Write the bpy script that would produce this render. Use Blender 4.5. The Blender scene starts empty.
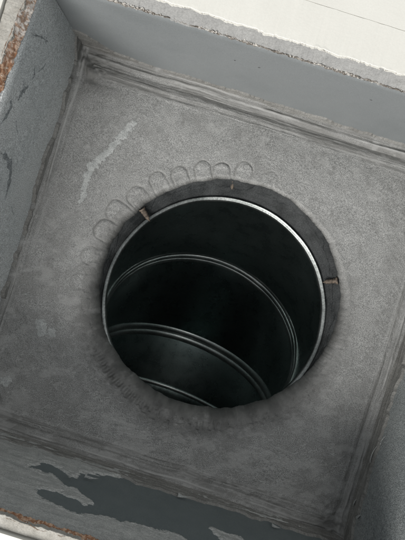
import bpy, math, random
import numpy as np

# ------------------------------------------------------------------ camera, world, light
S = 0.0008                      # metres per unit (one unit is about 0.8 mm of the real box)
sc = bpy.context.scene
C = bpy.data.collections.new("scene"); sc.collection.children.link(C)
ROLL = 17.3
cam = bpy.data.cameras.new("camera"); camo = bpy.data.objects.new("camera", cam); C.objects.link(camo)
camo.location = (0, 0, 520 * S); camo.rotation_euler = (0, 0, math.radians(ROLL))
cam.sensor_fit = 'VERTICAL'; cam.sensor_height = 36; cam.sensor_width = 27
cam.lens = 520 / 540 * 36; cam.clip_start = 0.01; cam.clip_end = 50
sc.camera = camo
w = bpy.data.worlds.new("World"); sc.world = w; w.use_nodes = True
w.node_tree.nodes["Background"].inputs[0].default_value = (0.93, 0.97, 1.0, 1)
w.node_tree.nodes["Background"].inputs[1].default_value = 0.41
# one large soft window-like light low on the near side of the opening
la = bpy.data.lights.new("window_light", 'AREA'); lo = bpy.data.objects.new("window_light", la); C.objects.link(lo)
EL, AZ, DIST = math.radians(39), math.radians(-108), 2.2
lo.location = (DIST * math.cos(EL) * math.cos(AZ), DIST * math.cos(EL) * math.sin(AZ), DIST * math.sin(EL))
la.shape = 'RECTANGLE'; la.size = 1.2; la.size_y = 1.0; la.energy = 67; la.color = (1.0, 0.975, 0.94)
from mathutils import Vector, Matrix
lo.rotation_euler = (-Vector(lo.location)).to_track_quat('-Z', 'Y').to_euler()
# added lamp, almost overhead, to give the plate sheen
lb = bpy.data.lights.new("overhead_light", 'AREA'); lbo = bpy.data.objects.new("overhead_light", lb); C.objects.link(lbo)
EL2, AZ2, DIST2 = math.radians(67), math.radians(45), 1.8
lbo.location = (DIST2 * math.cos(EL2) * math.cos(AZ2), DIST2 * math.cos(EL2) * math.sin(AZ2), DIST2 * math.sin(EL2))
lb.shape = 'RECTANGLE'; lb.size = 0.4; lb.size_y = 0.4; lb.energy = 4; lb.color = (1.0, 0.985, 0.96)
lbo.rotation_euler = (-Vector(lbo.location)).to_track_quat('-Z', 'Y').to_euler()
sc.view_settings.view_transform = 'Standard'; sc.view_settings.look = 'None'
sc.view_settings.exposure = 0.0; sc.view_settings.gamma = 1.0; sc.view_settings.use_curve_mapping = False

random.seed(4)
rng = np.random.default_rng(7)
CR, SR = math.cos(math.radians(ROLL)), math.sin(math.radians(ROLL))

def at(px, py, z=0.0):
    "point of the photograph -> place on the level z"
    k = (520 - z) / 520.0; dx = (px - 202.5) * k; dy = (py - 270) * k
    return CR * dx + SR * dy, SR * dx - CR * dy
def on_wall_y(px, py, Y):
    dx, dy = px - 202.5, py - 270
    X, Yp = CR * dx + SR * dy, SR * dx - CR * dy
    k = Y / Yp
    return X * k, 520 - 520 * k
def on_wall_x(px, py, X):
    dx, dy = px - 202.5, py - 270
    Xp, Yp = CR * dx + SR * dy, SR * dx - CR * dy
    k = X / Xp
    return Yp * k, 520 - 520 * k

# ------------------------------------------------------------------ numpy noise
_perm = rng.random((256, 256))
def vnoise(x, y):
    x = np.asarray(x, float); y = np.asarray(y, float)
    xi = np.floor(x).astype(int); yi = np.floor(y).astype(int); fx = x - xi; fy = y - yi
    fx = fx * fx * fx * (fx * (fx * 6 - 15) + 10); fy = fy * fy * fy * (fy * (fy * 6 - 15) + 10)
    a = _perm[xi & 255, yi & 255]; b = _perm[(xi + 1) & 255, yi & 255]
    c = _perm[xi & 255, (yi + 1) & 255]; d = _perm[(xi + 1) & 255, (yi + 1) & 255]
    return (a * (1 - fx) + b * fx) * (1 - fy) + (c * (1 - fx) + d * fx) * fy - 0.5
def fbm(x, y, o=4, g=0.5):
    t = 0; a = 1.0; f = 1.0
    for i in range(o):
        t = t + a * vnoise(x * f + 17.3 * i, y * f - 9.1 * i); a *= g; f *= 2.03
    return t
def sstep(a, b, x):
    t = np.clip((x - a) / (b - a), 0, 1); return t * t * (3 - 2 * t)

# ------------------------------------------------------------------ materials
def mat(name, c1, c2, scale=400, rough=0.7, metallic=0.0, bump=0.3, bump_scale=900, big=None, speck=None, rough_var=0.1, dist=0.0006, spec=0.4, stretch=None, tint=None):
    m = bpy.data.materials.new(name); m.use_nodes = True
    nt = m.node_tree; N = nt.nodes; L = nt.links; b = N["Principled BSDF"]
    tc = N.new("ShaderNodeTexCoord"); vec = tc.outputs["Object"]
    if stretch:
        mp = N.new("ShaderNodeMapping"); mp.inputs["Scale"].default_value = stretch; L.new(vec, mp.inputs[0]); svec = mp.outputs[0]
    else: svec = vec
    n = N.new("ShaderNodeTexNoise"); n.inputs["Scale"].default_value = scale; n.inputs["Detail"].default_value = 5; n.inputs["Roughness"].default_value = .62
    L.new(svec, n.inputs["Vector"])
    r = N.new("ShaderNodeValToRGB"); r.color_ramp.elements[0].position = .36; r.color_ramp.elements[1].position = .64
    r.color_ramp.elements[0].color = (*c1, 1); r.color_ramp.elements[1].color = (*c2, 1)
    L.new(n.outputs["Fac"], r.inputs[0]); col = r.outputs[0]
    if big:                                            # large uneven tint
        n2 = N.new("ShaderNodeTexNoise"); n2.inputs["Scale"].default_value = big[0]; n2.inputs["Detail"].default_value = 6
        L.new(vec, n2.inputs["Vector"])
        r2 = N.new("ShaderNodeValToRGB"); r2.color_ramp.elements[0].position = .42; r2.color_ramp.elements[1].position = .66
        L.new(n2.outputs["Fac"], r2.inputs[0])
        mx = N.new("ShaderNodeMix"); mx.data_type = 'RGBA'; mx.blend_type = 'MIX'
        sc_ = N.new("ShaderNodeMath"); sc_.operation = 'MULTIPLY'; sc_.inputs[1].default_value = big[2]
        L.new(r2.outputs[0], sc_.inputs[0]); L.new(sc_.outputs[0], mx.inputs[0]); L.new(col, mx.inputs[6]); mx.inputs[7].default_value = (*big[1], 1); col = mx.outputs[2]
    if speck:                                          # fine sandy grain
        n3 = N.new("ShaderNodeTexNoise"); n3.inputs["Scale"].default_value = speck[0]; n3.inputs["Detail"].default_value = 2
        L.new(vec, n3.inputs["Vector"])
        mr = N.new("ShaderNodeMapRange"); mr.inputs[1].default_value = .32; mr.inputs[2].default_value = .68
        mr.inputs[3].default_value = 1 - speck[1]; mr.inputs[4].default_value = 1 + speck[1]; L.new(n3.outputs["Fac"], mr.inputs[0])
        mm = N.new("ShaderNodeVectorMath"); mm.operation = 'SCALE'; L.new(col, mm.inputs[0]); L.new(mr.outputs[0], mm.inputs["Scale"]); col = mm.outputs[0]
    if tint:                                           # second, darker coat, worn pale ridges and painted lip shade, stored on the mesh
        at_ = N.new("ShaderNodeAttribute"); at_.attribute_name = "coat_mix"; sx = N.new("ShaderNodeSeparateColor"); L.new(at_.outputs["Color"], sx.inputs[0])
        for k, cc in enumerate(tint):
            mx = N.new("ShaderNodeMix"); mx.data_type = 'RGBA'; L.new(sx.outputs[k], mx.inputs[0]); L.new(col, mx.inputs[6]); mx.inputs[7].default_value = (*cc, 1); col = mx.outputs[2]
    L.new(col, b.inputs["Base Color"])
    b.inputs["Metallic"].default_value = metallic; b.inputs["Specular IOR Level"].default_value = spec
    nb = N.new("ShaderNodeTexNoise"); nb.inputs["Scale"].default_value = bump_scale; nb.inputs["Detail"].default_value = 4; L.new(svec, nb.inputs["Vector"])
    rr = N.new("ShaderNodeMapRange"); rr.inputs[3].default_value = rough - rough_var; rr.inputs[4].default_value = min(1, rough + rough_var)
    L.new(n.outputs["Fac"], rr.inputs[0]); L.new(rr.outputs[0], b.inputs["Roughness"])
    bp = N.new("ShaderNodeBump"); bp.inputs["Strength"].default_value = bump; bp.inputs["Distance"].default_value = dist
    L.new(nb.outputs["Fac"], bp.inputs["Height"]); L.new(bp.outputs[0], b.inputs["Normal"])
    return m
M = {}
TINT = ((.15, .149, .141), (.38, .38, .37), (.05, .05, .047))  # darker coat, worn ridges, shade painted round the lip
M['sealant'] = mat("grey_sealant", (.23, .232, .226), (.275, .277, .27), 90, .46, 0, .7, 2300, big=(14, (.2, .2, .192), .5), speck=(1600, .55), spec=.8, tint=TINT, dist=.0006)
M['sealant_dark'] = mat("brown_grey_sealant", (.155, .152, .142), (.215, .212, .2), 110, .55, 0, .6, 1100, big=(30, (.25, .248, .235), .55), speck=(1500, .25))
M['sealant_thin'] = mat("thin_grey_sealant", (.35, .36, .35), (.43, .435, .42), 130, .75, 0, .5, 1100, speck=(1300, .2))
M['sealant_pale'] = mat("pale_sealant_smear", (.315, .325, .319), (.4, .41, .402), 200, .8, 0, .5, 1300, speck=(1300, .25))
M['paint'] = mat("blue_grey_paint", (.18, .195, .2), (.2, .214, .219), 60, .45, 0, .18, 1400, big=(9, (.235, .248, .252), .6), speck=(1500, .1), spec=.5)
M['zinc'] = mat("speckled_zinc", (.43, .46, .465), (.55, .575, .58), 260, .42, 0, 1.0, 1100, big=(14, (.58, .595, .59), .7), speck=(1150, .42), spec=.8, dist=.0008)  # speckled sheet, colour lightened to stand in for light on the left wall
M['zinc_dark'] = mat("speckled_dark_zinc", (.2, .222, .226), (.28, .3, .303), 300, .4, 0, 1.0, 1100, big=(18, (.34, .355, .352), .6), speck=(1150, .42), spec=.8, dist=.0008)  # same sheet in a darker colour, standing in for shade on the right
M['teal'] = mat("dark_blue_grey_paint", (.125, .148, .152), (.145, .168, .17), 80, .5, 0, .15, 1200, speck=(1500, .1), spec=.5)  # same paint as the top wall, with the bottom wall's shade in its colour
M['steel'] = mat("galvanised_steel", (.3, .37, .36), (.36, .43, .42), 70, .28, 1.0, .08, 500, rough_var=.05, speck=(700, .1))
M['bead'] = mat("worn_steel_bead", (.24, .262, .255), (.4, .42, .41), 30, .42, 1.0, .15, 500, rough_var=.1, speck=(700, .15))
M['bead_dull'] = mat("dull_steel_bead", (.14, .152, .148), (.27, .285, .28), 30, .42, 1.0, .2, 500, rough_var=.12, speck=(700, .2))
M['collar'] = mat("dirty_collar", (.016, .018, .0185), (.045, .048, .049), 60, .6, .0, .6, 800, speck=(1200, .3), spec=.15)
M['rust'] = mat("rusty_screw", (.05, .038, .03), (.17, .135, .105), 500, .7, 0, .4, 1200)
M['white'] = mat("white_paint", (.69, .68, .63), (.725, .715, .665), 25, .55, 0, .1, 500, speck=(1200, .02))
M['gypsum'] = mat("cut_gypsum", (.26, .26, .255), (.31, .31, .302), 80, .9, 0, .5, 900, speck=(1200, .12))
M['filler'] = mat("pale_filler", (.31, .295, .262), (.43, .415, .38), 110, .85, 0, .5, 700, speck=(1200, .12))
M['paper'] = mat("torn_tan_paper", (.16, .11, .07), (.34, .26, .18), 220, .9, 0, .5, 900)
M['torn'] = mat("torn_grey_paper", (.1, .085, .07), (.3, .28, .255), 250, .9, 0, .5, 900)
M['crumb'] = mat("gypsum_crumb", (.4, .37, .34), (.62, .6, .56), 300, .9, 0, .5, 900)
M['nick'] = mat("dark_nick", (.06, .06, .06), (.1, .1, .1), 400, .9, 0, .2, 900, spec=.1)
M['dark'] = mat("dark_scuff", (.17, .185, .19), (.27, .288, .293), 300, .7, 0, .3, 900, speck=(1200, .4))
# rust stained edge: white grains over orange brown
def rust_edge():
    m = bpy.data.materials.new("rust_stained_edge"); m.use_nodes = True
    nt = m.node_tree; N = nt.nodes; L = nt.links; b = N["Principled BSDF"]
    tc = N.new("ShaderNodeTexCoord"); sp = N.new("ShaderNodeSeparateXYZ"); L.new(tc.outputs["Object"], sp.inputs[0])
    n1 = N.new("ShaderNodeTexNoise"); n1.inputs["Scale"].default_value = 480; n1.inputs["Detail"].default_value = 4; L.new(tc.outputs["Object"], n1.inputs["Vector"])
    n2 = N.new("ShaderNodeTexNoise"); n2.inputs["Scale"].default_value = 70; n2.inputs["Detail"].default_value = 4; L.new(tc.outputs["Object"], n2.inputs["Vector"])
    r1 = N.new("ShaderNodeValToRGB"); r1.color_ramp.elements[0].position = .44; r1.color_ramp.elements[1].position = .56
    r1.color_ramp.elements[0].color = (.3, .21, .155, 1); r1.color_ramp.elements[1].color = (.55, .51, .47, 1); L.new(n1.outputs["Fac"], r1.inputs[0])
    # the stain soaks in from the lower end of the edge
    a = N.new("ShaderNodeMapRange"); a.inputs[1].default_value = 0.115; a.inputs[2].default_value = 0.045; L.new(sp.outputs[1], a.inputs[0])
    ad = N.new("ShaderNodeMath"); ad.operation = 'ADD'; L.new(a.outputs[0], ad.inputs[0]); L.new(n2.outputs["Fac"], ad.inputs[1])
    rs = N.new("ShaderNodeValToRGB"); rs.color_ramp.elements[0].position = .74; rs.color_ramp.elements[1].position = 1.25; rs.color_ramp.elements[1].color = (.75, .75, .75, 1); L.new(ad.outputs[0], rs.inputs[0])
    mx = N.new("ShaderNodeMix"); mx.data_type = 'RGBA'; mx.blend_type = 'MULTIPLY'; L.new(rs.outputs[0], mx.inputs[0]); L.new(r1.outputs[0], mx.inputs[6]); mx.inputs[7].default_value = (.86, .52, .3, 1)
    L.new(mx.outputs[2], b.inputs["Base Color"]); b.inputs["Roughness"].default_value = .9
    bp = N.new("ShaderNodeBump"); bp.inputs["Distance"].default_value = .0008; bp.inputs["Strength"].default_value = .4; L.new(n1.outputs["Fac"], bp.inputs["Height"]); L.new(bp.outputs[0], b.inputs["Normal"])
    return m
M['rust_edge'] = rust_edge()

# ------------------------------------------------------------------ mesh helpers
def link(name, me, m, parent=None, smooth=True):
    if m: me.materials.append(m)
    if smooth: me.polygons.foreach_set("use_smooth", np.ones(len(me.polygons), bool))
    o = bpy.data.objects.new(name, me); C.objects.link(o)
    if parent: o.parent = parent
    return o
def mesh_from(name, V, F, m, parent=None, smooth=True):
    me = bpy.data.meshes.new(name)
    me.from_pydata([tuple(np.asarray(v, float) * S) for v in V], [], F); me.update()
    return link(name, me, m, parent, smooth)
def grid_mesh(name, V, m, parent=None, keep=None, wrap=False, flip=False, rgb=None):
    "V: (a,b,3) array; keep: (a,b) bool; wrap: close along the first axis"
    na, nb, _ = V.shape
    idx = np.arange(na * nb).reshape(na, nb)
    if wrap: idx2 = np.vstack([idx, idx[:1]])
    else: idx2 = idx
    q = np.stack([idx2[:-1, :-1], idx2[1:, :-1], idx2[1:, 1:], idx2[:-1, 1:]], -1).reshape(-1, 4)
    if flip: q = q[:, ::-1]
    if keep is not None:
        k = keep.reshape(-1); q = q[k[q].any(1)]
    used = np.unique(q); remap = np.zeros(na * nb, int); remap[used] = np.arange(len(used)); q = remap[q]
    P = (V.reshape(-1, 3) * S)[used]
    me = bpy.data.meshes.new(name)
    me.vertices.add(len(P)); me.vertices.foreach_set("co", P.astype(np.float32).ravel())
    me.loops.add(q.size); me.loops.foreach_set("vertex_index", q.astype(np.int32).ravel())
    me.polygons.add(len(q)); me.polygons.foreach_set("loop_start", np.arange(0, q.size, 4, dtype=np.int32))
    me.update(calc_edges=True)
    if rgb is not None:
        ca = me.color_attributes.new("coat_mix", 'FLOAT_COLOR', 'POINT')
        d = np.zeros((len(P), 4), np.float32); d[:, :3] = rgb.reshape(-1, 3)[used]; d[:, 3] = 1; ca.data.foreach_set("color", d.ravel())
    return link(name, me, m, parent)
def empty(name, label, cat, group=None):
    o = bpy.data.objects.new(name, None); o.empty_display_size = .05; C.objects.link(o)
    o["label"] = label; o["category"] = cat
    if group: o["group"] = group
    return o
def poly_sd(px, py, P):
    "signed distance to polygon, positive inside"
    P = np.asarray(P, float); d = np.full(px.shape, 1e9); ins = np.zeros(px.shape, bool)
    for i in range(len(P)):
        a = P[i]; b = P[(i + 1) % len(P)]; e = b - a
        t = np.clip(((px - a[0]) * e[0] + (py - a[1]) * e[1]) / (e @ e + 1e-9), 0, 1)
        d = np.minimum(d, np.hypot(px - a[0] - t * e[0], py - a[1] - t * e[1]))
        c = ((a[1] > py) != (b[1] > py)) & (px < (b[0] - a[0]) * (py - a[1]) / (b[1] - a[1] + 1e-12) + a[0])
        ins ^= c
    return np.where(ins, d, -d)

# ------------------------------------------------------------------ the surrounding board (setting)
ZR = 138.0                                   # height of the box rim above its plate
XL, XR_, YT, YB = -180.0, 211.0, 178.0, -212.0          # walls at the plate
RXL, RXR, RYT, RYB = -177.0, 211.0, 170.0, -215.0       # walls at the rim
BIG = 900
def skew(y): return np.clip(.07 * (y - 150), -9, 2)
def frame_sheet(name, x0, x1, y0, y1, X0, X1, Y0, Y1, z1, z0, m, parent=None):
    V = []
    for z in (z1, z0):
        V += [(x0, y0, z), (x1, y0, z), (x1, y1, z), (x0, y1, z), (X0, Y0, z), (X1, Y0, z), (X1, Y1, z), (X0, Y1, z)]
    F = []
    for i in range(4):
        j = (i + 1) % 4
        F += [(i, 4 + i, 4 + j, j), (8 + i, 8 + j, 12 + j, 12 + i), (i, j, 8 + j, 8 + i), (4 + i, 12 + i, 12 + j, 4 + j)]
    return mesh_from(name, V, F, m, parent, smooth=False)
board = frame_sheet("white_board", -192.6, 232, -221.4, 205.4, -BIG, BIG, -BIG, BIG, 150, 143, M['white'])
board["kind"] = "structure"
frame_sheet("paper_layer", -184, 225, -216, 176, -BIG + 5, BIG - 5, -BIG + 5, BIG - 5, 142.6, 139, M['paper'], board)
def strip(name, along, inner, outer, ztop, zbot, m, jag, axis, n=700, zn=.25, seed=0, ojag=.1):
    "a flat strip running along one side of the opening, with a ragged inner edge"
    t = np.linspace(along[0], along[1], n)
    sg = 1 if outer > inner else -1
    j = jag * (fbm(t * .11 + seed, t * 0 + seed, 5, .62) * 1.6 + np.where(vnoise(t * .35 + seed, t * 0 + 5) > .28, .5, 0))
    ei = inner - sg * j; eo = outer + ojag * fbm(t * .2 + 3 + seed, t * 0 + 2 + seed, 3) * 2
    rows = []
    for f, z in ((0, zbot), (0, ztop - .3), (.3, ztop), (2, ztop), (None, ztop), (None, zbot)):
        a = eo if f is None else ei + sg * f * (1 + .5 * vnoise(t * .5, t * 0 + f))
        zz = z + zn * fbm(t * .2 + seed, a * .2, 3)
        rows.append(np.stack([t, a, zz], -1) if axis == 'x' else np.stack([a + (skew(t) if inner < 0 and f is not None else 0), t, zz], -1))
    V = np.stack(rows, 1)
    o = grid_mesh(name, V, m, board, flip=(axis == 'x') == (sg > 0))
    o.data.polygons.foreach_set("use_smooth", np.zeros(len(o.data.polygons), bool))
    return o
strip("panel_strip", (-150, 230), 175.2, 205.05, 150, 143, M['white'], .75, 'x', seed=1)
o = strip("filler_strip", (-219, 200), -178.6, -191.2, 147.6, 142.8, M['filler'], .9, 'y', seed=2, zn=.5)
o = strip("filler_strip", (-190, 230), -210.8, -219.6, 147.0, 142.8, M['filler'], .8, 'x', seed=3, zn=.5)
strip("filler_strip", (-219, 203), 215, 231, 147.6, 142.8, M['filler'], .9, 'y', seed=4, zn=.5)
strip("filler_strip", (-191, -150.5), 176, 204.5, 147.4, 143, M['filler'], .9, 'x', n=120, seed=6, zn=.4)
# crumbly cut edges between the board and the box rim
def cut_edge(name, p0, p1, axis, along, m, seed, amp):
    n = 900; nb = 26
    t = np.linspace(along[0], along[1], n)[:, None] + np.zeros((1, nb)); v = np.linspace(0, 1, nb)[None, :] + np.zeros((n, 1))
    a = p0[0] + (p1[0] - p0[0]) * v; z = p0[1] + (p1[1] - p0[1]) * v
    nn = fbm(t * .16 + seed, v * 3 + seed, 5, .6)
    sg = 1 if p1[0] > p0[0] else -1
    low = (1 - v) ** 2
    a = a - sg * amp * (nn * 1.5 * (v * .5 + .5)) - sg * low * amp * 1.4 * fbm(t * .3 + 9, v * 0 + seed, 4, .7)
    z = z + amp * .7 * fbm(t * .25 + seed + 30, v * 4, 4, .6)
    V = np.stack([t, a, z], -1) if axis == 'x' else np.stack([a + (skew(t) if p0[0] < 0 else 0), t, z], -1)
    return grid_mesh(name, V, m, board, flip=(axis == 'x') == (sg > 0))
cut_edge("cut_edge", (168.6, 138.3), (176.4, 149.0), 'x', (-184, 216), M['gypsum'], 1, .9)
cut_edge("cut_edge", (-174.6, 138.6), (-179.5, 148.0), 'y', (-217, 176), M['rust_edge'], 2, .7)
cut_edge("cut_edge", (-210.2, 139.6), (-212.4, 147.2), 'x', (-184, 216), M['rust_edge'], 3, .8)
cut_edge("cut_edge", (209, 138.6), (216.5, 148.2), 'y', (-217, 176), M['gypsum'], 4, 1.0)
cut_edge("torn_paper", (168.3, 138.5), (168.9, 139.6), 'x', (-178, 212), M['torn'], 7, .9)
# loose crumbs along the torn edges
def crumbs():
    V = []; F = []
    def crumb(x, y, z, r):
        b0 = len(V); ax = rng.random(3) * .6 + .7
        for p in ((1, 0, 0), (-1, 0, 0), (0, 1, 0), (0, -1, 0), (0, 0, 1), (0, 0, -1)):
            q = np.array(p) * r * ax + rng.normal(0, .22 * r, 3); V.append((x + q[0], y + q[1], z + q[2]))
        for f in ((0, 2, 4), (2, 1, 4), (1, 3, 4), (3, 0, 4), (2, 0, 5), (1, 2, 5), (3, 1, 5), (0, 3, 5)): F.append(tuple(b0 + i for i in f))
    for i in range(620):
        x = rng.uniform(-140, 215)
        if vnoise(x * .06, 3.0) < -.08 and rng.random() < .75: continue
        crumb(x, 168.9 + rng.normal(0, .5), 139.2 + rng.random() * 1.2, rng.uniform(.25, .8))
    for i in range(140): crumb(rng.uniform(-140, 215), 174.7 + rng.normal(0, .5), 149.3, rng.uniform(.25, .7))
    for i in range(160): yy = rng.uniform(-210, 174); q = rng.random(); crumb(-174.8 - q * 4.5 + skew(yy), yy, 139 + q * 9.2, rng.uniform(.2, .5))
    for i in range(300): crumb(rng.uniform(-178, 205), -212 + rng.normal(0, .5), 140.5 + rng.random() * 5, rng.uniform(.3, .85))
    o = mesh_from("crumbs", V, F, M['crumb'], board, smooth=False); o["kind"] = "stuff"
crumbs()

# ------------------------------------------------------------------ the square duct box
box = empty("duct_box", "square grey sheet metal duct box with sealant smeared plate and round opening", "duct box")
HX, HY, HR = 24.1, -19.6, 119.3              # round opening in the plate
RC1 = np.array([22.6, -34.4, -18.8]); RR1 = 112.6       # first bead of the elbow
# plate metal under the coat
def plate():
    n = 96; V = []; F = []
    for z in (-.6, -2.2):
        for i in range(n):
            a = 2 * math.pi * (i + .31) / n; V.append((HX + 150 * math.cos(a), HY + 150 * math.sin(a), z))
        for i in range(n):
            a = 2 * math.pi * (i + .31) / n; c, s = math.cos(a), math.sin(a)
            tx = ((XR_ + 3 - HX) if c > 0 else (XL - 3 - HX)) / (c if abs(c) > 1e-9 else 1e-9); ty = ((YT + 3 - HY) if s > 0 else (YB - 3 - HY)) / (s if abs(s) > 1e-9 else 1e-9)
            t = min(tx, ty); V.append((HX + t * c, HY + t * s, z))
    for i in range(n):
        j = (i + 1) % n
        F += [(i, n + i, n + j, j), (2 * n + i, 2 * n + j, 3 * n + j, 3 * n + i), (i, j, 2 * n + j, 2 * n + i), (n + i, 3 * n + i, 3 * n + j, n + j)]
    return mesh_from("back_plate", V, F, M['paint'], box, smooth=False)
plate()
TH = 1.6
def wall(A, B, a2, b2, m, outn):
    "sheet from A-B at the plate to a2-b2 at the rim"
    nseg = 40; V = []; F = []
    A, B, a2, b2 = map(np.array, (A, B, a2, b2)); outn = np.array(outn, float)
    seed = rng.random() * 50
    for s in range(nseg + 1):
        t = s / nseg
        for h in range(13):
            v = h / 12
            p = (A * (1 - t) + B * t) * (1 - v) + (a2 * (1 - t) + b2 * t) * v
            bow = .9 * float(fbm(np.array(t * 3 + seed), np.array(v * 1.5), 2)) * math.sin(math.pi * v)
            V.append((*(p + outn * (0 if outn[0] < 0 else bow))[:2], ZR * v - .4)); 
    n1 = len(V)
    V += [(x + outn[0] * TH, y + outn[1] * TH, z) for x, y, z in V]
    k = 13
    for s in range(nseg):
        for h in range(12):
            i = s * k + h; F += [(i, i + k, i + k + 1, i + 1), (n1 + i, n1 + i + 1, n1 + i + k + 1, n1 + i + k)]
        i = s * k + 12; F.append((i, i + k, n1 + i + k, n1 + i))
    return mesh_from("side_wall", V, F, m, box)
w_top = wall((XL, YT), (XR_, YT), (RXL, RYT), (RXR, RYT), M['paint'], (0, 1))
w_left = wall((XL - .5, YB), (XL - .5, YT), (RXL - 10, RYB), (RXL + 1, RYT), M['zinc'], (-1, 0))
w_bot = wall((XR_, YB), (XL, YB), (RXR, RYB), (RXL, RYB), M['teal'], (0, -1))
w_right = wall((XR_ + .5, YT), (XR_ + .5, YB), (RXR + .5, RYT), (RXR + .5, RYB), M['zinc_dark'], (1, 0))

# ---- tabs of the collar: places on the plate
TABS = [(80, 281, .5), (85, 254, .8), (103.5, 229, 1), (117, 211, 1), (137, 196, 1), (159, 182, 1), (180, 175, 1), (203, 169.5, 1), (222, 169.5, 1), (243.5, 174, .9), (270, 181, .45)]
tabs = []
for px, py, k in TABS:
    x, y = at(px, py, 1); a = math.atan2(y - HY, x - HX); tabs.append((a, k))
TW, TI, TO = 9.0, 120.5, 139.5               # half width, inner and outer radius
def tab_sd(x, y, a, out=TO):
    TW = 9.2 + 1.2 * math.sin(a * 37); out = out - 5 + 22 * float(nearness(a)) + 1.8 * math.sin(a * 53 + 1)
    u = (x - HX) * math.cos(a) + (y - HY) * math.sin(a); v = -(x - HX) * math.sin(a) + (y - HY) * math.cos(a)
    cx = (out + 100) / 2; hx = (out - 100) / 2; r = 8.3
    qx = np.abs(u - cx) - hx + r; qy = np.abs(v) - TW + r
    return -(np.minimum(np.maximum(qx, qy), 0) + np.hypot(np.maximum(qx, 0), np.maximum(qy, 0)) - r)   # positive inside

def hole_r(a): return HR - .4 + 2.8 * np.cos(2 * (a - math.radians(17.3)))
def nearness(a): return .5 - .5 * np.cos(a - math.radians(84))
def coat(x, y, full=False):
    "height of the brushed sealant over the plate"
    wx = x + 6 * fbm(x * .02, y * .02, 2); wy = y + 6 * fbm(x * .02 + 40, y * .02, 2)
    z = 1.3 + 1.5 * fbm(x * .017, y * .017, 3) + .45 * fbm(wx * .11, wy * .11, 4, .6)
    # brush strokes: sweeping across the lower half, following the sides near the edges
    th = .9 * np.sin(x * .012 + 1.0) + .35 * fbm(x * .01, y * .01 + 7, 2) * 3
    u = x * np.cos(th) + y * np.sin(th); v = -x * np.sin(th) + y * np.cos(th)
    low = sstep(20, -70, y + .25 * x)
    z = z + (.12 + .2 * low) * fbm(u * .06, v * .26, 4, .6)
    dl = x - XL; dr = XR_ - x; dt = YT - y; db = y - YB
    dark = np.zeros_like(z); pale = np.zeros_like(z)
    def edge(d, s, seed, width, crest, hgt, dk=.85):
        nonlocal dark, pale
        wv = 3.2 * fbm(s * .018 + seed, s * 0 + seed, 3); d = d + wv * .6
        band = sstep(width + 3 + wv * .8, width - 2 + wv * .8, d)
        st = fbm(s * .011 + seed, d * .20 + seed, 3, .55)
        zz = band * (.9 + 1.3 * st)
        zz = zz + band * .4 * fbm(s * .02 + seed * 5, d * .95 + seed + .004 * s, 3, .6) + band * .4 * fbm(s * .12 + seed, d * .3, 3, .6)
        zz = zz + hgt * np.exp(-((d - crest) / 1.9) ** 2) * (.65 + 1.1 * fbm(s * .03 + seed * 2, s * 0, 3))
        zz = zz - 1.0 * band * np.exp(-((d - crest - 4.5) / 2.2) ** 2)
        zz = zz + 7.5 * np.exp(-d / 3.2)
        dark = np.maximum(dark, dk * band * np.clip(.75 + 1.1 * fbm(s * .02 + seed, d * .15, 4, .6), 0, 1))
        pale = np.maximum(pale, np.exp(-((d - crest) / 1.1) ** 2) * np.clip(.25 + 1.7 * fbm(s * .025 + seed * 3, s * 0, 4, .6), 0, .8))
        pale = np.maximum(pale, band * np.clip(fbm(s * .012 + seed * 7, d * .55 + seed, 4, .6) * 2.2 - .45, 0, .55))
        return zz
    z = z + edge(dt, x, 1.1, 26, 8, 2.6) + edge(dl, y, 5.3, 11, 6.5, 2.4, .5) + edge(dr, y, 9.7, 15, 6, 2.6, .7) + edge(db, x, 13.9, 20, 5, 2.2, .85)
    # blobs and smears in the corners
    for cx, cy, sx, h in ((XL + 16, YT - 18, 20, 3.2), (XR_ - 14, YT - 14, 18, 3.5), (XR_ - 10, YB + 12, 20, 2.5), (XL + 12, YB + 22, 22, 2.8)):
        g = np.exp(-(((x - cx) ** 2 + (y - cy) ** 2) / sx ** 2)); z = z + g * h * (.8 + 2.2 * fbm(x * .07 + cx, y * .07, 4, .6)); dark = np.maximum(dark, np.clip(g * (1.1 + 1.5 * fbm(x * .04 + cx, y * .04, 4, .6)), 0, 1))
    # groove round each tab
    for a, k in tabs:
        sd = tab_sd(x, y, a) + 1.1 * fbm(x * .13 + a * 9, y * .13, 3)
        z = z - k * 1.1 * np.exp(-(sd / .8) ** 2) * (.7 + .9 * vnoise(x * .12 + a, y * .12)) + k * .25 * sstep(0, 2.5, sd) * (1 + 1.4 * fbm(x * .25, y * .25, 3))
    z = np.maximum(z, .15)
    if not full: return z
    for a, k in tabs:
        sd = tab_sd(x, y, a) + 1.1 * fbm(x * .13 + a * 9, y * .13, 3)
        dark = np.maximum(dark, k * .75 * np.exp(-(sd / .9) ** 2))
    # thinner, browner brushwork with chalky rubs over the near half
    m1 = fbm(wx * .025 + 3, wy * .03, 5, .62)
    dark = np.maximum(dark, low * np.clip(.12 + .7 * m1, 0, .4))
    pale = np.maximum(pale, (.25 + .75 * low) * np.clip(fbm(x * .04 + .02 * y + 50, y * .08 - .03 * x + 8, 6, .72) * 1.4 - .22 + .2 * sstep(90, 30, db), 0, .45))
    pale = np.maximum(pale, np.clip(fbm(x * .05 + 90, y * .05, 5, .7) * 1.6 - .75, 0, .4))
    dark = np.maximum(dark, np.clip(fbm(x * .16 + 33, y * .16, 3, .6) * 3 - 1.1, 0, .45))            # pits and dirt specks of mixed size
    dark = np.maximum(dark, np.clip(fbm(wx * .035 + 70, wy * .035, 5, .65) * 1.2 - .3, 0, .3))
    crk = np.abs(fbm(wx * .03 + 11, wy * .03 + 5, 4, .6)); dark = np.maximum(dark, .45 * np.exp(-(crk / .012) ** 2) * sstep(0, .25, fbm(x * .02 + 60, y * .02, 2)))
    return z, dark, pale

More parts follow.
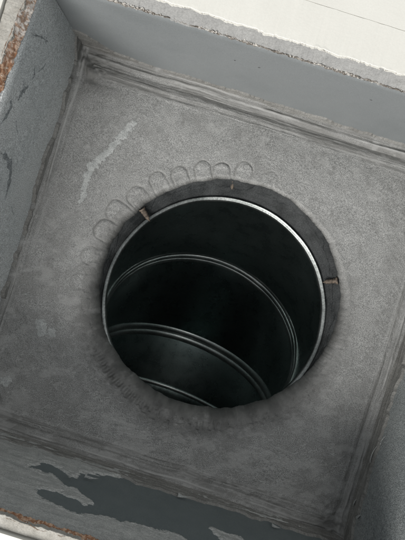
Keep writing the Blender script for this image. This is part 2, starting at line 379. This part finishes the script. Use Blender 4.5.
# ---- plate coat: from the rolled lip of the opening out to the four walls
def plate_coat():
    na, nr = 1500, 240
    a = np.linspace(0, 2 * np.pi, na, endpoint=False) + .0013
    c, s = np.cos(a), np.sin(a)
    tx = np.where(c > 0, XR_ + .3 - HX, XL - .3 - HX) / np.where(np.abs(c) < 1e-9, 1e-9, c)
    ty = np.where(s > 0, YT + .3 - HY, YB - .3 - HY) / np.where(np.abs(s) < 1e-9, 1e-9, s)
    out = np.minimum(tx, ty)
    jag = 1.3 * fbm(a * 9, a * 0 + 3, 5, .65) + 1.0 * fbm(a * 2.2 + 4, a * 0, 2)
    rin = hole_r(a) + .6 + jag
    v = np.linspace(0, 1, nr) ** 1.05
    r = rin[:, None] + (out - rin)[:, None] * v[None]
    x = HX + r * c[:, None]; y = HY + r * s[:, None]
    z, dark, pale = coat(x, y, True)
    d = r - rin[:, None]
    near = nearness(a)[:, None] + 0 * d
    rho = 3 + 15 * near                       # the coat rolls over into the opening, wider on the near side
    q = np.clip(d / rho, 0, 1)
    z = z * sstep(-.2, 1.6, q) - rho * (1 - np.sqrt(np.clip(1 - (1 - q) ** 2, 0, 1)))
    pit = near * np.exp(-((d - rho * .8) / 9) ** 2) * np.clip(vnoise(x * .33, y * .33) * 3 - .45, 0, 1)   # pitted, dark-spotted edge
    z = z - 1.1 * pit; dark = np.maximum(dark, np.maximum(.8 * pit, (near * .9 + .1) * sstep(1.9, .2, d / (rho + 2))))  # rolled lip also darkened by colour, in place of shade
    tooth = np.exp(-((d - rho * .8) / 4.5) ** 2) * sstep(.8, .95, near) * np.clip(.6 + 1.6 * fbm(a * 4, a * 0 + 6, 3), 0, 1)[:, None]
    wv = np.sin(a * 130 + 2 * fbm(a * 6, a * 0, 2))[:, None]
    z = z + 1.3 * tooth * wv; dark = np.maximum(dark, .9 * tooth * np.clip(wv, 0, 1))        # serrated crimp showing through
    V = np.stack([x, y, z], -1); lip_shade = near * sstep(2.0, .1, d / (rho + 3)) * np.clip(.75 + .8 * fbm(x * .09, y * .09, 4, .6), 0, 1) + .5 * (1 - near) * sstep(5, 0, d) * np.clip(.4 + fbm(x * .15, y * .15, 3), 0, 1)  # last mask paints shade into the lip colour, strongest on the near side
    G = np.stack([dark, pale, np.clip(lip_shade, 0, .95)], -1)
    rows = []
    for k, (dr, dz) in enumerate(((0, -1.0), (.3, -2.2), (1.0, -3.6), (2.5, -5))):
        jj = .35 * fbm(a * 14 + k * .3, a * 0 + k * .3, 3)
        rows.append(np.stack([HX + (rin + dr + jj) * c, HY + (rin + dr + jj) * s, V[:, 0, 2] + dz + jj], -1))
    V = np.concatenate([np.stack(rows[::-1], 1), V], 1)
    g0 = np.zeros((na, 4, 3)); g0[..., 0] = 1; g0[..., 2] = .8; G = np.concatenate([g0, G], 1)  # skirt inside the opening gets the same painted shade
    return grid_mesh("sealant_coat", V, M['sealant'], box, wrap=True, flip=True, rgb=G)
plate_coat()

def drape(name, poly, m, lift, parent, res=.9, edge=2.0, rag=.8):
    "a thin patch with a ragged outline lying on the coat"
    P = np.array([at(px, py, 2) for px, py in poly]); x0, y0 = P.min(0) - 3; x1, y1 = P.max(0) + 3
    X, Y = np.meshgrid(np.arange(x0, x1, res), np.arange(y0, y1, res), indexing='ij')
    sd = poly_sd(X, Y, P) + rag * 2.2 * fbm(X * .3, Y * .3, 4, .65)
    h = np.clip(sd / edge, -1, 1) * lift * (1 + .5 * fbm(X * .2, Y * .2, 3))
    V = np.stack([X, Y, coat(X, Y) + h], -1)
    return grid_mesh(name, V, m, parent, keep=sd > -.6)
drape("sealant_smear", [(133, 121), (135, 124), (126, 134), (116, 145), (108, 154), (98, 164), (91, 170), (88, 182), (84, 199), (81, 201), (84, 184), (86, 173), (90, 163), (99, 156), (108, 149), (116, 139), (125, 128)], M['sealant_pale'], .3, box, edge=3.5, rag=1.5)
drape("bare_patch", [(37, 322), (43, 321), (45, 328), (46, 334), (40, 335), (37, 331)], M['sealant_pale'], .2, box, res=.5, rag=1.6, edge=3)
drape("bare_patch", [(48, 330), (53, 330), (54, 335), (50, 337)], M['sealant_pale'], .2, box, res=.5, rag=1.6, edge=3)
drape("sealant_smear", [(0, 378), (8, 377), (12, 382), (6, 386), (0, 384)], M['sealant_pale'], .8, box, res=.6)
# pale fibres and scrapes caught in the brushed coat
def flecks():
    V = []; F = []
    spots = [(290, 450, 45, 40, 110), (250, 470, 60, 20, 70), (70, 415, 40, 22, 60), (150, 400, 50, 25, 50), (345, 370, 22, 50, 40), (30, 300, 20, 50, 30), (120, 440, 60, 15, 40)]
    for cx, cy, sx, sy, n in spots:
        for i in range(n):
            px, py = cx + rng.normal(0, sx * .55), cy + rng.normal(0, sy * .55)
            x, y = at(px, py, 2)
            if math.hypot(x - HX, y - HY) < HR + 26 or not (XL + 6 < x < XR_ - 6 and YB + 6 < y < YT - 6): continue
            ln = rng.gamma(2.0, 1.6) + 1; a = rng.normal(.5, .6); cv = rng.normal(0, .25); wd = rng.uniform(.15, .4); b0 = len(V); k = 5
            X = []; 
            for q in range(k):
                t = q / (k - 1); X.append((x + ln * t * math.cos(a + cv * t), y + ln * t * math.sin(a + cv * t)))
            X = np.array(X); zz = coat(X[:, 0], X[:, 1])
            for q in range(k):
                h = wd * math.sin(math.pi * (.12 + .76 * q / (k - 1)))
                nx, ny = -math.sin(a), math.cos(a)
                V += [(X[q, 0] + nx * h, X[q, 1] + ny * h, zz[q] + .05), (X[q, 0], X[q, 1], zz[q] + .22), (X[q, 0] - nx * h, X[q, 1] - ny * h, zz[q] + .05)]
            for q in range(k - 1):
                i0 = b0 + q * 3; F += [(i0, i0 + 1, i0 + 4, i0 + 3), (i0 + 1, i0 + 2, i0 + 5, i0 + 4)]
    o = mesh_from("sealant_fibres", V, F, M['sealant_pale'], box); o["kind"] = "stuff"
flecks()
# raised tabs under the coat
def tab_mesh(a, k):
    ti = HR + 5 + 15 * float(nearness(a))
    u, v = np.meshgrid(np.linspace(ti, TO + 12, 60), np.linspace(-TW - 1, TW + 1, 36), indexing='ij')
    X = HX + u * math.cos(a) - v * math.sin(a); Y = HY + u * math.sin(a) + v * math.cos(a)
    sd = tab_sd(X, Y, a, TO - 1.2) - 1.2 + 1.4 * fbm(X * .16 + a * 5, Y * .16, 3)
    z = coat(X, Y) + k * .16 * np.clip(sd / 2.2, -1, 1) - .12 + .3 * fbm(X * .3, Y * .3, 3) - sstep(ti + 5, ti, u) * .8 - (1 - k) * .5
    return grid_mesh("collar_tab", np.stack([X, Y, z], -1), M['sealant'], None, keep=sd > .2)

# ---- coats on the walls: a sheet that sinks below the metal where there is no sealant
def wall_coat(axis, pos, rim, lo_, hi_, hmax, height, mname='sealant_dark', n=760, m=110, name="sealant_band", sgn=1, clip=None):
    s = np.linspace(lo_, hi_, n)[:, None] + np.zeros((1, m)); h = np.linspace(0.2, hmax, m)[None] + np.zeros((n, 1))
    off = height(s, h)
    base = pos + (rim - pos) * h / ZR
    q = base + sgn * off
    V = np.stack([s, q, h], -1) if axis == 'x' else np.stack([q, s, h], -1)
    return grid_mesh(name, V, M[mname], box, keep=off > -.7)
def strokes(s, h, seed): return fbm(s * .016 + seed, h * .22 + seed, 4, .62)
def band(top, seed, amp, thick):
    def f(s, h):
        e = top(s) + amp * fbm(s * .03 + seed, s * 0 + seed, 5, .65)
        d = e - h
        return np.clip(d / 2.2, -1.2, 1) * thick * .5 + .8 * np.exp(-((d - 1.8) / 1.3) ** 2) + np.where(d > 0, 1, 0) * np.clip(d / 6, 0, 1) * (1.2 * strokes(s, h, seed) + .5) + .3 * fbm(s * .2, h * .2 + seed, 3) * np.clip(1 + d / 4, 0, 1) - .8 * np.clip(-d / 6, 0, 2) + 2.5 * np.exp(-h / 3.5)
    return f
def top_line_top(s): return 9 + 34 * np.exp(-((s - XL) / 30) ** 2) + 22 * np.exp(-((s - XR_) / 16) ** 2)
wall_coat('x', YT, RYT, XL, XR_, 60, band(top_line_top, 2.2, 8, 1.4), sgn=-1)
wall_coat('y', XL, RXL - 2, YB, YT, 46, band(lambda s: 8 + 22 * np.exp(-((s - YT) / 18) ** 2) + 18 * np.exp(-((s - YB) / 25) ** 2), 6.1, 13, 2.2), sgn=1)
wall_coat('y', XR_, RXR, YB, YT, 64, band(lambda s: 23 + 14 * np.exp(-((s - YT) / 30) ** 2) + 4 * np.exp(-((s - YB) / 20) ** 2), 8.4, 8, 1.5), sgn=-1)
wall_coat('x', YB, RYB, XL, XR_, 48, band(lambda s: 24 + 0 * s, 3.7, 7, 1.7), sgn=1)
PATCH = [(30, 467), (45, 464), (62, 469), (67, 478), (75, 479), (80, 473), (98, 475), (125, 478), (169, 490), (196, 500), (250, 516), (300, 530), (350, 545), (420, 570), (400, 680), (330, 600), (250, 562), (194, 540), (159, 529), (130, 522), (100, 515), (75, 513), (60, 508), (50, 501), (37, 493), (38, 489), (48, 490), (60, 493), (70, 498), (85, 505), (98, 507), (92, 500), (78, 490), (62, 482), (52, 475)]
PW = [on_wall_y(px, py, YB - 1.5) for px, py in PATCH]
ISL = [[on_wall_y(px, py, YB - 1.5) for px, py in q] for q in ([(212, 528), (222, 531), (240, 538), (262, 548), (240, 552), (220, 541)],)]
def thin_bottom(s, h):
    sd = -poly_sd(s, h, PW)
    for q in ISL: sd = np.maximum(sd, poly_sd(s, h, q))
    sd = sd + 4.5 * fbm(s * .07, h * .07 + 3, 5, .62) + 3.0 * fbm(s * .12 + 7, h * .45, 4, .65)
    return np.clip(sd / 4, -1, 1) * .6 + .9 * np.exp(-((sd - 2.2) / 1.5) ** 2) + np.clip(sd / 8, 0, 1) * (.5 + .9 * fbm(s * .05, h * .05, 4) + .5 * fbm(s * .03, h * .2, 3)) * sstep(136, 126, h)
wall_coat('x', YB, RYB, XL, XR_, 136, thin_bottom, 'sealant_thin', n=760, m=240, name="sealant_smear", sgn=1)
PL = [on_wall_x(px, py, XL) for px, py in ((20, 22), (34, 20), (44, 40), (40, 70), (28, 95), (20, 120), (2, 130), (-20, 160), (-10, 90), (8, 60))]

# torn flakes of sealant curling off the right and lower bands
def flake(x, y, z, ln, wd, rot, tilt):
    V = []; F = []; k = 7
    pts = [(ln * t, wd * (1 - t) ** .7 * (1 + rng.normal(0, .25)), t) for t in np.linspace(0, 1, k)]
    for side in (1, -1):
        for u, v, t in pts: V.append([u, side * v * (.7 + .5 * rng.random()), ln * .35 * t * t])
    n = len(V); V += [[a, b, c - .5] for a, b, c in V]
    for i in range(k - 1):
        F += [(i, i + 1, k + i + 1, k + i), (n + i, n + k + i, n + k + i + 1, n + i + 1), (i, n + i, n + i + 1, i + 1), (k + i, k + i + 1, n + k + i + 1, n + k + i)]
    R = Matrix.Rotation(rot, 3, 'Z') @ Matrix.Rotation(tilt, 3, 'X')
    V = [tuple(R @ Vector(v) + Vector((x, y, z))) for v in V]
    return mesh_from("sealant_flake", V, F, M['sealant_pale'], box, smooth=False)
for px, py, ln, wd, rot, h in ((370, 462, 16, 2.2, 105, 26), (356, 518, 11, 4, 60, 26), (353, 505, 9, 1.8, 95, 22), (380, 444, 8, 1.5, 95, 30)):
    yy, hh = on_wall_x(px, py, XR_ - 2.5); flake(XR_ - 2.2, yy, hh, ln, wd, math.radians(rot), math.radians(75))
for px, py, ln, wd, rot in ((72, 477, 8, 2.4, 150), (85, 476, 12, 1.6, -10), (178, 495, 12, 2.2, -8), (272, 525, 8, 1.6, -20), (240, 502, 14, 1.2, -12)):
    xx, hh = on_wall_y(px, py, YB + 2); flake(xx, YB + 2.4, hh, ln, wd, math.radians(rot), math.radians(-70))

# dark scuffs on the left wall
def scuff(pts, wd, X0, seed):
    P = np.array([on_wall_x(px, py, XL + .3) for px, py in pts])
    n = 60; t = np.linspace(0, len(P) - 1, n); i = np.clip(t.astype(int), 0, len(P) - 2); f = (t - i)[:, None]
    # smooth curve through the points
    Pm = np.vstack([P[:1] * 2 - P[1:2], P, P[-1:] * 2 - P[-2:-1]])
    p0, p1, p2, p3 = Pm[i], Pm[i + 1], Pm[i + 2], Pm[i + 3]
    q = .5 * (2 * p1 + (p2 - p0) * f + (2 * p0 - 5 * p1 + 4 * p2 - p3) * f ** 2 + (3 * p1 - p0 - 3 * p2 + p3) * f ** 3)
    d = np.gradient(q, axis=0); nrm = np.stack([-d[:, 1], d[:, 0]], -1); nrm /= np.linalg.norm(nrm, axis=1)[:, None]
    wv = wd * np.sin(np.linspace(.1, math.pi - .1, n)) ** .6 * (1 + 1.6 * fbm(np.arange(n) * .25 + seed, np.zeros(n), 3))
    V = np.zeros((n, 3, 3))
    for k, (sgn, dx) in enumerate(((-1, -.35), (0, .2), (1, -.35))):
        e = q + nrm * (sgn * wv)[:, None]
        base = XL - .5 + (-4.5 + 6 * (e[:, 0] - RYB) / (RYT - RYB) + .5 + 3) * e[:, 1] / ZR * 1.0
        V[:, k, 0] = XL - .5 + (RXL - 10 + 11 * (e[:, 0] - RYB) / (RYT - RYB) - XL + .5) * e[:, 1] / ZR + dx + .25
        V[:, k, 1] = e[:, 0]; V[:, k, 2] = e[:, 1]
    return grid_mesh("scuff_mark", V, M['dark'], box, flip=True)
scuff([(1, 153), (7, 158), (11, 168), (10, 182), (6, 200)], 2.8, 0, 1)
scuff([(9, 100), (10, 106), (6, 115), (0, 124)], 1.9, 0, 2)
scuff([(27, 86), (21, 92), (17, 100)], 2.3, 0, 3)
scuff([(30, 34), (38, 36), (46, 41)], .7, 0, 4)
scuff([(33, 66), (33, 74), (31, 79)], 1.2, 0, 5)

for i in range(5):
    x0 = rng.uniform(2, 45); y0 = rng.uniform(20, 260) if x0 < 20 else rng.uniform(20, 110); a_ = rng.uniform(1.2, 2.4); l_ = rng.uniform(4, 14)
    scuff([(x0, y0), (x0 + l_ * .5 * math.cos(a_) + rng.normal(0, 1), y0 + l_ * .5 * math.sin(a_)), (x0 + l_ * math.cos(a_), y0 + l_ * math.sin(a_))], rng.uniform(.2, .45), 0, i + 10)
def nick(px, py, ln, wd):
    x, h = on_wall_y(px, py, 175.0); V = []
    yw = YT + (RYT - YT) * h / ZR
    for q in range(6):
        t = q / 5; w_ = wd * math.sin(math.pi * (.1 + .8 * t)) * rng.uniform(.6, 1.3)
        V.append([(x + ln * t, yw - .45, h + ln * .2 * t + w_), (x + ln * t, yw - .7, h + ln * .2 * t), (x + ln * t, yw - .45, h + ln * .2 * t - w_)])
    grid_mesh("nick", np.array(V), M['nick'], box)
for a_ in ((235, 57, 1.4, .45), (259, 64, 2.0, .3), (371, 96, 1.8, .35)): nick(*a_)

# ---- collar: sleeve from the plate to the first bead, its tabs and the screws through it
collar_n = 900
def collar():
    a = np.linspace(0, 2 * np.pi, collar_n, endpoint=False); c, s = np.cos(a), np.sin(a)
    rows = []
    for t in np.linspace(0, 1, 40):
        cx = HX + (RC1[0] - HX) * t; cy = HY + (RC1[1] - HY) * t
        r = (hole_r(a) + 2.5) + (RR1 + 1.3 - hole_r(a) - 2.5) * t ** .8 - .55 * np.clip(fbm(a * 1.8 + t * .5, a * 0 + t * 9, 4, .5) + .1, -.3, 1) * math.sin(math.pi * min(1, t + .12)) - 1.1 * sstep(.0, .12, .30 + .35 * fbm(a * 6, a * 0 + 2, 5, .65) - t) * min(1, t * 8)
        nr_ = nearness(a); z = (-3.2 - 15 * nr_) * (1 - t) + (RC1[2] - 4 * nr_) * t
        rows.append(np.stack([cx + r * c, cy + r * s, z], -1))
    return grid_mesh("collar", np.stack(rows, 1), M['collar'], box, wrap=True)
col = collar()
for a, k in tabs:
    o = tab_mesh(a, k); o.parent = col
def screw(p0, p1, r0):
    "short rusty screw pointing into the pipe"
    p0 = Vector(p0); p1 = Vector(p1); ax = (p1 - p0); ln = ax.length; q = ax.to_track_quat('Z', 'Y')
    na = 14; V = np.zeros((na, 44, 3))
    for i in range(na):
        a = 2 * math.pi * i / na
        for k in range(44):
            t = k / 43; r = r0 * (1.35 if t < .12 else (1 - .25 * t) if t < .72 else max(.02, (1 - t) / .28 * .82))
            if .14 < t < .9: r *= 1 + .09 * math.sin(2 * math.pi * 7 * t + a) + .35 * float(vnoise(np.array(t * 4 + p0.x), np.array(a * .9 + p0.y)))
            V[i, k] = q @ Vector((r * math.cos(a), r * math.sin(a), t * ln)) + p0
    return grid_mesh("screw", V, M['rust'], col, wrap=True)
def inpt(px, py, z): x, y = at(px, py, z); return (x, y, z)
screw(inpt(141.5, 208.5, -7), inpt(150, 221.5, -13), 2.5)
screw(inpt(338, 280.6, -7), inpt(322.5, 282.3, -13), 2.7)
screw(inpt(232.5, 181, -7), inpt(232, 190, -9), 1.7)

# ------------------------------------------------------------------ the round elbow below the plate
elb = empty("duct_elbow", "dark galvanised round elbow of ringed gores bending away below the plate opening", "duct elbow")
RINGS = [(RC1, np.array([0, 0, -1.]), RR1),
         (np.array([20.1, -71.5, -99.9]), np.array([-.044, -.661, -.749]), 118.2),
         (np.array([15.8, -137.3, -140.6]), np.array([-.063, -.955, -.290]), 118.2),
         (np.array([14.2, -189.0, -138.0]), np.array([-.065, -.9966, -.05]), 118.2)]
NA = 192
ang = np.linspace(0, 2 * np.pi, NA, endpoint=False)
def basis(n):
    n = n / np.linalg.norm(n); u = np.cross(n, [0, 1., 0]) if abs(n[1]) < .2 else np.cross(n, [0, 1., 0])
    u = np.array([1., 0, 0]) - n * n[0]; u /= np.linalg.norm(u); v = np.cross(n, u); return u, v, n
def ring_pts(ring, r, dz=0):
    c, n, R = ring; u, v, n = basis(n)
    return c + n * dz + (np.cos(ang)[:, None] * u + np.sin(ang)[:, None] * v) * np.asarray(r).reshape(-1, 1)
for i in range(3):
    A = ring_pts(RINGS[i], RINGS[i][2] + 1.2); B = ring_pts(RINGS[i + 1], RINGS[i + 1][2] + 1.2)
    V = np.stack([A * (1 - t) + B * t for t in np.linspace(0, 1, 18)], 1)
    mid = (RINGS[i][0] + RINGS[i + 1][0]) / 2
    for k, t in enumerate(np.linspace(0, 1, 18)):           # slight dents in the sheet
        cc = RINGS[i][0] * (1 - t) + RINGS[i + 1][0] * t; rad = V[:, k] - cc
        V[:, k] += rad / np.linalg.norm(rad, axis=1)[:, None] * (.7 * fbm(ang * 1.6 + i * 7, ang * 0 + t * 2, 2) * math.sin(math.pi * t))[:, None]
    grid_mesh("gore", V, M['steel'], elb, wrap=True)
def bead(ring, prof, m='bead'):
    V = np.stack([ring_pts(ring, ring[2] + dr + .45 * fbm(ang * 5, ang * 0 + dz * .05 + ring[0][1], 3), dz) for dr, dz in prof], 1)
    return grid_mesh("joint_bead", V, M[m], elb, wrap=True)
def ridges(cs, r, w, back=2.2):
    P = [(back, -w - 1)]
    for c0 in cs:
        for t in np.linspace(0, math.pi, 13): P.append((1.0 - .75 * r * math.sin(t) ** .8, c0 - r * math.cos(t)))
    P.append((back, w + 1)); return P
bead(RINGS[0], ridges((0,), 3.6, 3.6), 'bead_dull')
bead(RINGS[0], [(1.5, 5), (.2, 6), (.2, 7.5), (1.5, 8.5)])
for i in (1, 2): bead(RINGS[i], ridges((-7.5, 0, 6.5), 3.9, 10)) if i == 1 else bead(RINGS[i], ridges((-5.5, 4.5), 5.0, 10))
bead(RINGS[3], ridges((0,), 3.0, 3))
# crimped end sliding into the next length
V = []
for dz in np.linspace(0, 34, 14):
    k = min(1, dz / 5) * min(1, (34 - dz) / 5 + .2)
    V.append(ring_pts(RINGS[3], RINGS[3][2] + .6 - k * (.8 + .8 * np.sin(ang * 84)), dz + 2))
grid_mesh("crimped_end", np.stack(V, 1), M['steel'], elb, wrap=True)
run = empty("duct_pipe", "dark round pipe run joined to the crimped far end of the elbow", "duct pipe")
V = np.stack([ring_pts(RINGS[3], RINGS[3][2] + 2.0, d) for d in np.linspace(26, 620, 24)], 1)
grid_mesh("pipe_wall", V, M['steel'], run, wrap=True)
V = np.stack([ring_pts(RINGS[3], r, 620) for r in (RINGS[3][2] + 2, 60, .5)], 1)
grid_mesh("end_cap", V, M['steel'], run, wrap=True)
